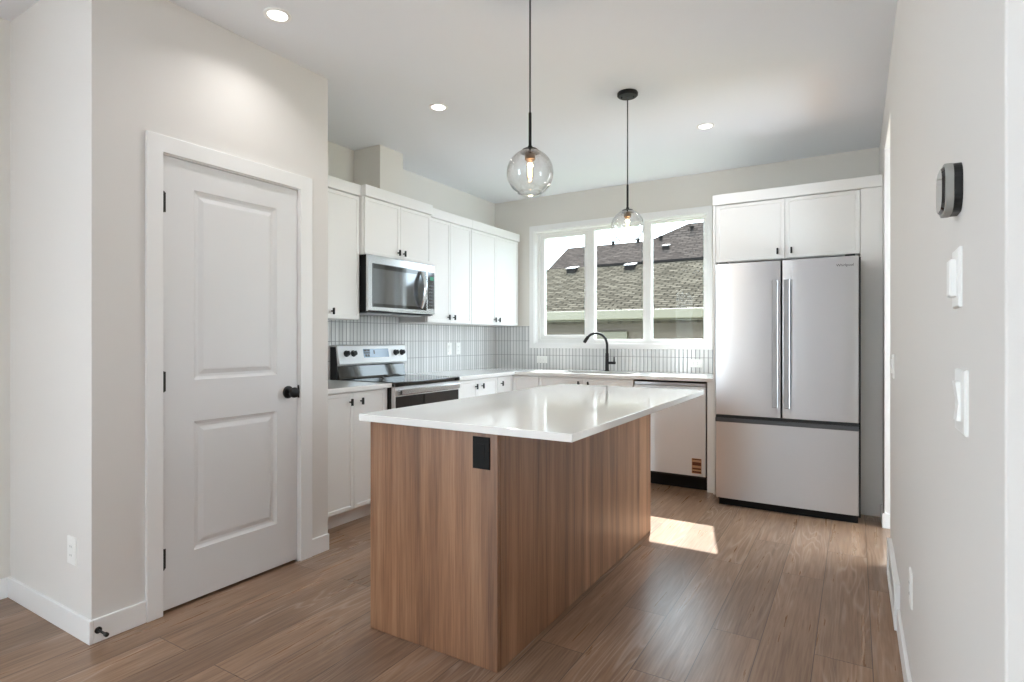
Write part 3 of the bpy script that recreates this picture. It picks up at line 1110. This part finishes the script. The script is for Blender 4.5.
bx(b, XF, XF + 0.014, 3.570, 3.586, 1.475, 1.495)
bx(b, XF, XF + 0.014, 3.570, 3.586, 1.755, 1.775)
obj('handle', b, 'steel_bright', tm, smooth=True, label='bowed silver handle')
b = bmesh.new()
bx(b, XL + 0.02, XF - 0.03, 3.02, 3.745, 1.418, 1.425)
un = obj('underside', b, 'steel_dark', tm)
for y0, y1 in ((3.06, 3.33), (3.43, 3.70)):
    b = bmesh.new()
    prism(b, lambda s, z, n: (z, s, 1.418 - n), rect(y0, y1, XL + 0.16, XF - 0.08), 0.0, 0.004, 0.002)
    obj('grease_filter', b, 'brushed', un)

# ================================================================== REFRIGERATOR
tq = thing('refrigerator', 'tall stainless french-door refrigerator with bottom freezer drawer', 'refrigerator', (-0.43, 4.8, 0))
QX0, QX1, QY = -0.888, 0.020, 4.376
obj('body', box(QX0 + 0.006, QX1 + 0.010, QY + 0.075, 5.22, 0.03, 1.775), 'black_flat', tq, bevel=0.003)
obj('toe_grille', box(QX0 + 0.02, QX1 - 0.005, QY + 0.045, QY + 0.10, 0.0, 0.062), 'black_flat', tq)
SPL = -0.4435


def bowed(s0, s1, z0, z1, bulge=0.012, t=0.072):
    """door skin with a soft bow and rounded vertical edges"""
    b = bmesh.new()
    prof = [(s0, QY + t), (s0, QY + 0.012)]
    n = 16
    for i in range(n + 1):
        f = i / n
        s = s0 + 0.004 + (s1 - s0 - 0.008) * f
        e = 1 - (2 * f - 1) ** 4
        prof.append((s, QY + 0.004 - 0.004 * e - bulge * 0.25 * (1 - (2 * f - 1) ** 2)))
    prof += [(s1, QY + 0.012), (s1, QY + t)]
    rings(b, [[(s, y, z0) for s, y in prof], [(s, y, z0 + 0.004) for s, y in prof], [(s, y, z1 - 0.004) for s, y in prof], [(s, y, z1) for s, y in prof]])
    return b


ql = obj('door', bowed(QX0, SPL - 0.003, 0.672, 1.776), 'brushed', tq, smooth=True, ang=25)
qr = obj('door', bowed(SPL + 0.003, QX1, 0.672, 1.776), 'brushed', tq, smooth=True, ang=25)
qd = obj('freezer_drawer', bowed(QX0, QX1, 0.060, 0.622), 'brushed', tq, smooth=True, ang=25)
obj('grip_channel', box(QX0 + 0.003, QX1 - 0.003, QY + 0.006, QY + 0.06, 0.622, 0.668), 'black', tq, bevel=0.004, label='black finger-grip channel above the drawer')
obj('drawer_lip', box(QX0 + 0.001, QX1 - 0.001, QY - 0.004, QY + 0.006, 0.618, 0.648), 'steel_dark', qd, bevel=0.003)
for s, dr in ((-0.481, ql), (-0.406, qr)):
    b = bmesh.new()
    prism(b, mapB(QY - 0.03), rrect(s - 0.019, s + 0.019, 0.745, 1.638, 0.004, 3), 0.0, 0.016, 0.003)
    for zz in (0.785, 1.60):
        bx(b, s - 0.010, s + 0.010, QY - 0.032, QY + 0.004, zz - 0.02, zz + 0.02)
    obj('handle', b, 'handle_steel', dr, label='long flat vertical handle')
text_mesh('logo', 'Whirlpool', 0.024, 'black', qr, (-0.060, QY - 0.0035, 1.717), (PI / 2, 0, 0), label='small dark lettering')
for s in (QX0 + 0.05, QX1 - 0.05):
    obj('hinge_cover', box(s - 0.03, s + 0.03, QY + 0.02, QY + 0.09, 1.776, 1.79), 'black', tq, bevel=0.003)

# tall surround
EY = 4.660
pl = obj('side_panel', box(-0.962, -0.944, EY, YB - 0.011, 0, 2.275), 'cab', bevel=0.001)
tag(pl, 'tall white panel on the left side of the refrigerator', 'panel')
pr = obj('side_panel', box(0.030, XR - 0.001, EY + 0.001, EY + 0.02, 0, 2.275), 'cab', bevel=0.001)
tag(pr, 'tall white filler panel between refrigerator and right wall', 'panel')
tu = thing('wall_cabinet', 'white two-door cabinet above the refrigerator', 'cabinet', (-0.45, 5.0, 1.825))
obj('carcass', box(-0.943, 0.029, EY + 0.021, YB - 0.011, 1.822, 2.275), 'cab', tu)
for d0, d1, ks in ((-0.941, -0.4485 - g, -0.497), (-0.4485 + g, 0.027, -0.404)):
    dr = obj('door', slim_door(mapB(EY), d0, d1, 1.826, 2.270), 'cab', tu)
    knob(dr, mapB(EY), ks, 1.880)
obj('crown', box(-0.964, XR - 0.001, EY - 0.014, YB - 0.011, 2.276, 2.355), 'cab', tu, bevel=0.003)

# ================================================================== ISLAND
IX0, IX1, IY0, IY1 = -1.760, -1.120, 1.752, 3.565
ti = thing('kitchen_island', 'walnut-brown wood kitchen island in the middle of the floor', 'island', ((IX0 + IX1) / 2, (IY0 + IY1) / 2, 0))
obj('end_panel', box(IX0, IX1 - 0.0008, IY0, IY0 + 0.018, 0.002, 0.884), 'wood_front', ti, bevel=0.0012, label='warm brown end panel')
obj('end_panel', box(IX0, IX1 - 0.0185, IY1 - 0.018, IY1, 0.002, 0.884), 'wood_front', ti, bevel=0.0012)
obj('back_panel', box(IX1 - 0.018, IX1, IY0 + 0.0186, IY1, 0.002, 0.884), 'wood_front', ti, bevel=0.0012, label='long brown panel under the counter overhang')
obj('carcass', box(IX0 + 0.022, IX1 - 0.019, IY0 + 0.0185, IY1 - 0.0185, 0.10, 0.883), 'wood_front', ti)
obj('toe_kick', box(IX0 + 0.085, IX0 + 0.10, IY0 + 0.019, IY1 - 0.019, 0.0, 0.10), 'wood_front', ti)
mpi = lambda s, z, n: (IX0 + 0.021 - n, s, z)
nd = 4
for k in range(nd):
    y0 = IY0 + 0.02 + (IY1 - IY0 - 0.04) * k / nd + g
    y1 = IY0 + 0.02 + (IY1 - IY0 - 0.04) * (k + 1) / nd - g
    dr = obj('door', slim_door(mpi, y0, y1, 0.105, 0.872), 'wood_front', ti)
    knob(dr, mpi, y1 - 0.04 if k % 2 == 0 else y0 + 0.04, 0.81)
b = bmesh.new()
prism(b, mapB(IY0), rect(-1.2285, -1.153, 0.742, 0.861), 0.0, 0.006, 0.002)
po = obj('outlet', b, 'black_flat', ti, label='black outlet plate near the counter')
b = bmesh.new()
prism(b, mapB(IY0), rect(-1.2065, -1.175, 0.768, 0.835), 0.0059, 0.0075)
obj('receptacle', b, 'black_flat', po)
b = box(-1.766, -0.792, 1.690, 3.575, 0.886, 0.914)
tag(obj('countertop', b, 'quartz', bevel=0.0025), 'large glossy white countertop on the kitchen island', 'countertop')


# ================================================================== LIGHTS
def pendant(label, x, y, zc_, r=0.101):
    t = thing('pendant_light', label, 'pendant lamp', (x, y, zc_), group='clear globe pendants over the island')
    b = bmesh.new()
    lathe(b, [(0.060, ZC), (0.0625, ZC - 0.004), (0.0625, ZC - 0.018), (0.056, ZC - 0.024), (0.012, ZC - 0.026)], (x, y, 0), n=32)
    cn = obj('canopy', b, 'black_metal', t, smooth=True)
    for q in (-1, 1):
        b = bmesh.new()
        lathe(b, [(0.005, ZC - 0.024), (0.0055, ZC - 0.03), (0.003, ZC - 0.034)], (x + q * 0.034, y + q * 0.012, 0), n=10)
        obj('canopy_screw', b, 'black_metal', cn, smooth=True)
    zt = zc_ + r * 0.93
    b = bmesh.new()
    tube(b, [(x, y, ZC - 0.022), (x, y, zt + 0.15)], 0.0038, 10)
    obj('rod', b, 'steel_dark', t, smooth=True)
    b = bmesh.new()
    lathe(b, [(0.004, zt + 0.165), (0.0065, zt + 0.16), (0.0065, zt + 0.024), (0.010, zt + 0.02), (0.010, zt + 0.008)], (x, y, 0), n=14)
    obj('stem', b, 'black_metal', t, smooth=True)
    b = bmesh.new()
    lathe(b, [(0.010, zt + 0.012), (0.030, zt + 0.008), (0.042, zt - 0.002), (0.043, zt - 0.007), (0.036, zt - 0.007), (0.034, zt - 0.003)], (x, y, 0), n=28)
    obj('cap', b, 'black_metal', t, smooth=True)
    b = bmesh.new()
    lathe(b, [(0.021, zt - 0.006), (0.0225, zt - 0.012), (0.0225, zt - 0.036), (0.018, zt - 0.040), (0.014, zt - 0.037)], (x, y, 0), n=20)
    obj('socket', b, 'bronze', t, smooth=True)
    # glass globe, open at the foot with a rolled rim
    b = bmesh.new()
    out, inn = [], []
    n = 26
    a0, a1 = math.asin(0.038 / r), PI - math.asin(0.050 / r)
    for i in range(n + 1):
        a = a0 + (a1 - a0) * i / n
        out.append((r * math.sin(a), zc_ + r * math.cos(a)))
        inn.append(((r - 0.0022) * math.sin(a), zc_ + (r - 0.0022) * math.cos(a)))
    lathe(b, out + list(reversed(inn)) + [out[0]], (x, y, 0), n=48, cap0=False, cap1=False)
    bmesh.ops.remove_doubles(b, verts=b.verts[:], dist=1e-5)
    obj('globe', b, 'globe', t, smooth=True, label='clear glass globe open at the bottom')
    b = bmesh.new()         # thick rolled lip around the opening
    rz_ = zc_ - math.sqrt(r * r - 0.05 ** 2)
    lathe(b, [(0.0505 + 0.0032 * math.cos(2 * PI * k / 10), rz_ + 0.0032 * math.sin(2 * PI * k / 10)) for k in range(11)], (x, y, 0), n=48, cap0=False, cap1=False)
    bmesh.ops.remove_doubles(b, verts=b.verts[:], dist=1e-5)
    obj('globe_lip', b, 'globe', t, smooth=True)
    b = bmesh.new()
    lathe(b, [(0.012, zt - 0.038), (0.015, zt - 0.052), (0.0175, zt - 0.08), (0.016, zt - 0.11), (0.009, zt - 0.122), (0.002, zt - 0.125)], (x, y, 0), n=20)
    bu = obj('bulb', b, 'micro_glass', t, smooth=True)
    b = bmesh.new()
    for k in range(5):
        a = 2 * PI * k / 5
        q = (x + 0.006 * math.cos(a), y + 0.006 * math.sin(a))
        tube(b, [(q[0], q[1], zt - 0.052), (q[0], q[1], zt - 0.108)], 0.0018, 6)
    obj('filament', b, 'bulb_glow', bu)
    lamp('pendant_bulb_light', 'POINT', (x, y, zt - 0.145), None, 2.5, (1.0, 0.78, 0.52), shadow_soft_size=0.02)
    return t


pendant('nearer clear globe pendant lamp over the front of the island', -1.182, 2.104, 1.930, 0.0993)
pendant('farther clear globe pendant lamp hanging in front of the window', -1.2, 3.36, 1.918)


def can(label, x, y):
    t = thing('recessed_light', label, 'ceiling light', (x, y, ZC), group='round recessed ceiling lights')
    b = bmesh.new()
    lathe(b, [(0.062, 0.0), (0.062, -0.003), (0.056, -0.006), (0.046, -0.005), (0.043, -0.001)], (x, y, ZC), n=32)
    obj('trim_ring', b, 'plastic', t, smooth=True)
    b = bmesh.new()
    lathe(b, [(0.043, 0.0), (0.043, -0.0025), (0.02, -0.004), (0.002, -0.0042)], (x, y, ZC), n=28)
    obj('lens', b, 'can_glow', t, smooth=True)
    lamp('recessed_beam', 'AREA', (x, y, ZC - 0.012), (x, y, 0), 1.3, (1.0, 0.98, 0.96), shape='DISK', size=0.085, spread=math.radians(135))
    return t


can('recessed ceiling light above the pantry door', -2.313, 1.707)
can('recessed ceiling light between pantry corner and nearer pendant', -2.33, 2.927)
can('recessed ceiling light in front of the refrigerator cabinet', -0.913, 4.17)

# ================================================================== SMALL FITTINGS
def plate(name, label, cat, mp, s0, s1, z0, z1, style, group=None):
    cs, cz = (s0 + s1) / 2, (z0 + z1) / 2
    t = thing(name, label, cat, mp(cs, cz, 0), group)
    b = bmesh.new()
    prism(b, mp, rect(s0, s1, z0, z1), 0.0, 0.006, 0.0025)
    obj('cover_plate', b, 'plastic', t)
    if style == 'outlet':
        horiz = (s1 - s0) > (z1 - z0)
        b = bmesh.new()
        if horiz:
            prism(b, mp, rrect(cs - 0.034, cs + 0.034, cz - 0.017, cz + 0.017, 0.004, 3), 0.0055, 0.0075)
        else:
            prism(b, mp, rrect(cs - 0.017, cs + 0.017, cz - 0.034, cz + 0.034, 0.004, 3), 0.0055, 0.0075)
        rc = obj('receptacle', b, 'plastic', t, bevel=0.0006)
        for k in (-1, 1):
            for q in (-1, 1):
                b = bmesh.new()
                if horiz:
                    prism(b, mp, rect(cs + k * 0.018 - 0.004, cs + k * 0.018 + 0.004, cz + q * 0.006 - 0.001, cz + q * 0.006 + 0.001), 0.0074, 0.0078)
                else:
                    prism(b, mp, rect(cs + q * 0.006 - 0.001, cs + q * 0.006 + 0.001, cz + k * 0.018 - 0.004, cz + k * 0.018 + 0.004), 0.0074, 0.0078)
                obj('slot', b, 'dark_slot', rc)
    elif style == 'rocker':
        b = bmesh.new()
        rs = []
        for z, n in ((cz - 0.034, 0.004), (cz - 0.034, 0.012), (cz - 0.004, 0.009), (cz + 0.034, 0.014), (cz + 0.034, 0.004)):
            rs.append((z, n))
        r0 = [mp(cs - 0.017, z, n) for z, n in rs]
        r1 = [mp(cs + 0.017, z, n) for z, n in rs]
        rings(b, [r0, r1])
        obj('rocker', b, 'plastic', t, bevel=0.001)
    elif style == 'dimmer':
        b = bmesh.new()
        prism(b, mp, rrect(cs - 0.017, cs + 0.017, cz - 0.034, cz + 0.034, 0.003, 3), 0.0055, 0.0165, 0.003)
        obj('control_module', b, 'plastic', t)
    return t


mL, mB, mR = mapL(XL + 0.010), mapB(YB - 0.010), mapR(XR)
plate('wall_switch', 'white rocker switch left of the pair on the tiles beside the range', 'switch', mL, 4.452, 4.528, 1.070, 1.190, 'rocker', 'plates on the left backsplash')
plate('wall_outlet', 'white outlet right of the pair on the tiles beside the range', 'outlet', mL, 4.597, 4.673, 1.070, 1.190, 'outlet', 'plates on the left backsplash')
plate('wall_outlet', 'white sideways outlet on the tiles below the window, left of the faucet', 'outlet', mB, -2.908, -2.787, 0.972, 1.046, 'outlet', 'outlets under the window')
plate('wall_outlet', 'white sideways outlet on the tiles beside the refrigerator panel', 'outlet', mB, -1.316, -1.194, 0.966, 1.040, 'outlet', 'outlets under the window')
plate('wall_outlet', 'white outlet low on the narrow wall left of the pantry corner', 'outlet', lambda s, z, n: (s, PY0 - n, z), -2.836, -2.760, 0.285, 0.400, 'outlet')
plate('light_switch', 'white dimmer switch directly below the thermostat', 'switch', mR, 1.258, 1.332, 1.281, 1.387, 'dimmer')
plate('light_switch', 'white rocker switch at waist height, lowest under the thermostat', 'switch', mR, 1.194, 1.300, 1.062, 1.172, 'rocker')
plate('light_switch', 'small white switch beside the far opening of the right wall', 'switch', mR, 3.29, 3.365, 1.035, 1.150, 'rocker')
plate('wall_outlet', 'white outlet low on the right wall above the baseboard', 'outlet', mR, 2.262, 2.337, 0.340, 0.456, 'outlet')

# thermostat: rounded square, black back, grey sides, glossy face
tt = thing('thermostat', 'rounded square thermostat with black back and grey sides', 'thermostat', (XR, 1.290, 1.487))
b = bmesh.new()
prism(b, mR, rrect(1.249, 1.347, 1.4505, 1.538, 0.030, 8), 0.0, 0.0125)
obj('back_case', b, 'black', tt)
b = bmesh.new()
prism(b, mR, rrect(1.248, 1.348, 1.4495, 1.539, 0.031, 8), 0.0125, 0.0245, 0.001)
obj('side_shell', b, 'grey_fabric', tt, smooth=True)
b = bmesh.new()
prism(b, mR, rrect(1.252, 1.344, 1.4535, 1.535, 0.029, 8), 0.0244, 0.029, 0.004)
obj('face', b, 'black_glass', tt, smooth=True, label='glossy dark face')

# baseboard return-air grille
tg = thing('air_grille', 'white air return grille set into the right baseboard', 'grille', (XR, 3.2, 0))
b = bmesh.new()
gm = mapR(XR)
grid_solid(b, [2.87, 2.895, 3.505, 3.53], [0.002, 0.025, 0.172, 0.197], lambda i, j: not (i == 1 and j == 1), 0.0, 0.021, lambda a, bb, c: gm(a, bb, c))
obj('frame', b, 'trim', tg, bevel=0.002)
b = bmesh.new()
for i in range(12):
    z = 0.030 + i * 0.0122
    rings(b, [[gm(2.895, z, 0.002), gm(2.895, z + 0.010, 0.014), gm(2.895, z + 0.0115, 0.014), gm(2.895, z + 0.0015, 0.002)],
              [gm(3.505, z, 0.002), gm(3.505, z + 0.010, 0.014), gm(3.505, z + 0.0115, 0.014), gm(3.505, z + 0.0015, 0.002)]])
obj('louvres', b, 'trim', tg)

# door stop on the pantry baseboard
ds = thing('door_stop', 'black door stop screwed into the pantry corner baseboard', 'door stop', (PX + 0.014, 1.100, 0.05))
b = bmesh.new()
lathe(b, [(0.013, 0.0), (0.013, 0.005), (0.006, 0.008)], (PX + 0.014, 1.100, 0.05), 'X', 16)
obj('flange', b, 'black_metal', ds, smooth=True)
b = bmesh.new()
lathe(b, [(0.0048, 0.006), (0.0048, 0.062)], (PX + 0.014, 1.100, 0.05), 'X', 14)
obj('shaft', b, 'black_metal', ds, smooth=True)
b = bmesh.new()
lathe(b, [(0.0065, 0.060), (0.0085, 0.062), (0.0085, 0.074), (0.006, 0.077)], (PX + 0.014, 1.100, 0.05), 'X', 14)
obj('rubber_tip', b, 'black', ds, smooth=True)

# ================================================================== OUTSIDE
bm = box(-30, 20, YB + 0.16, 40, -0.9, -0.6)
struct('ground', bm, 'lawn', 'side yard ground outside the kitchen window', 'ground')


def slab_roof(poly, back, drop):
    """sloping roof face given by its corners, closed behind to a solid"""
    b = bmesh.new()
    rings(b, [poly, [(x, y + back, z - drop) for x, y, z in poly]])
    return b


th = thing('neighbour_house', 'neighbouring house with shingle roof and cream gutter outside the window', 'house', (-5, 10, -0.6))
EYv, EZ = 9.0, 1.707
rz = lambda y: EZ + 0.40 * (y - EYv)
obj('roof', slab_roof([(-14, EYv, EZ), (4, EYv, EZ), (4, 11.9, rz(11.9)), (-14, 11.9, rz(11.9))], 0.08, 0.22), 'shingle', th)
obj('gutter', box(-14, 4, EYv - 0.06, EYv + 0.06, 1.55, EZ + 0.004), 'soffit', th, bevel=0.02, label='cream gutter along the eave')
obj('soffit', box(-14, 4, EYv + 0.06, 9.45, 1.53, 1.555), 'soffit', th)
obj('wall', box(-14, 4, 9.42, 11.8, -0.6, 1.53), 'siding', th)
obj('cream_band', box(-3.985, -3.35, 9.36, 9.42, 0.95, 1.36), 'soffit', th, bevel=0.01, label='cream band on the siding')  # cream band laid over the siding
obj('ridge_flashing', box(-4.92, 4, 11.80, 11.98, rz(11.9) - 0.03, rz(11.9) + 0.02), 'pipe', th)


def roof_vent(parent, x, y, w, d, hh, zf):
    z = zf(y)
    b = bmesh.new()
    rings(b, [[(x - w / 2, y - d / 2, z - 0.05), (x + w / 2, y - d / 2, z - 0.05), (x + w / 2, y + d / 2, z + 0.1), (x - w / 2, y + d / 2, z + 0.1)],
              [(x - w / 2, y - d / 2, z + hh * 0.55), (x + w / 2, y - d / 2, z + hh * 0.55), (x + w / 2, y + d / 2, z + d * 0.4 + hh * 0.4), (x - w / 2, y + d / 2, z + d * 0.4 + hh * 0.4)]])
    v = obj('roof_vent', b, 'pipe', parent)
    b = bmesh.new()
    rings(b, [[(x - w * .58, y - d * .65, z + hh * .55), (x + w * .58, y - d * .65, z + hh * .55), (x + w * .58, y + d * .6, z + d * .4 + hh * .4), (x - w * .58, y + d * .6, z + d * .4 + hh * .4)],
              [(x - w * .52, y - d * .55, z + hh * .78), (x + w * .52, y - d * .55, z + hh * .78), (x + w * .52, y + d * .55, z + d * .4 + hh * .55), (x - w * .52, y + d * .55, z + d * .4 + hh * .55)]])
    obj('vent_cap', b, 'vent_cap', v, bevel=0.01)


roof_vent(th, -5.40, 11.55, 0.21, 0.2, 0.10, rz)
roof_vent(th, -4.04, 11.50, 0.21, 0.2, 0.10, rz)

# taller roofs behind
t2 = thing('neighbour_house', 'farther house with plain brown gable roof rising behind the nearer roof', 'house', (-1, 14, -0.6))
ra = lambda y: 2.87 + 0.55 * (y - 12.0)
rb = lambda y: 2.87 + 0.75 * (y - 12.6)
obj('roof', slab_roof([(-6.27, 12.0, ra(12.0)), (4, 12.0, ra(12.0)), (4, 13.27, ra(13.27)), (-6.34, 13.27, ra(13.27))], 1.3, 0.7), 'shingle_dark', t2)
obj('roof', slab_roof([(-5.48, 12.75, rb(12.75)), (4, 12.75, rb(12.75)), (4, 14.2, rb(14.2)), (-3.52, 14.2, rb(14.2))], 1.6, 0.9), 'shingle_dark', t2)
obj('wall', box(-6.0, 3.8, 12.45, 14.2, -0.6, 2.75), 'siding', t2)
roof_vent(t2, -3.64, 12.72, 0.14, 0.14, 0.08, ra)
for x, y, zf in ((-5.80, 13.22, ra), (-5.08, 13.2, ra), (-4.46, 13.22, ra), (-3.92, 13.25, ra), (-3.36, 13.9, rb), (-2.72, 13.6, rb)):
    b = bmesh.new()
    z = zf(y)
    lathe(b, [(0.035, -0.1), (0.035, 0.06), (0.055, 0.065), (0.055, 0.09), (0.03, 0.10)], (x, y, z), n=12)
    obj('roof_pipe', b, 'pipe', t2, smooth=True)
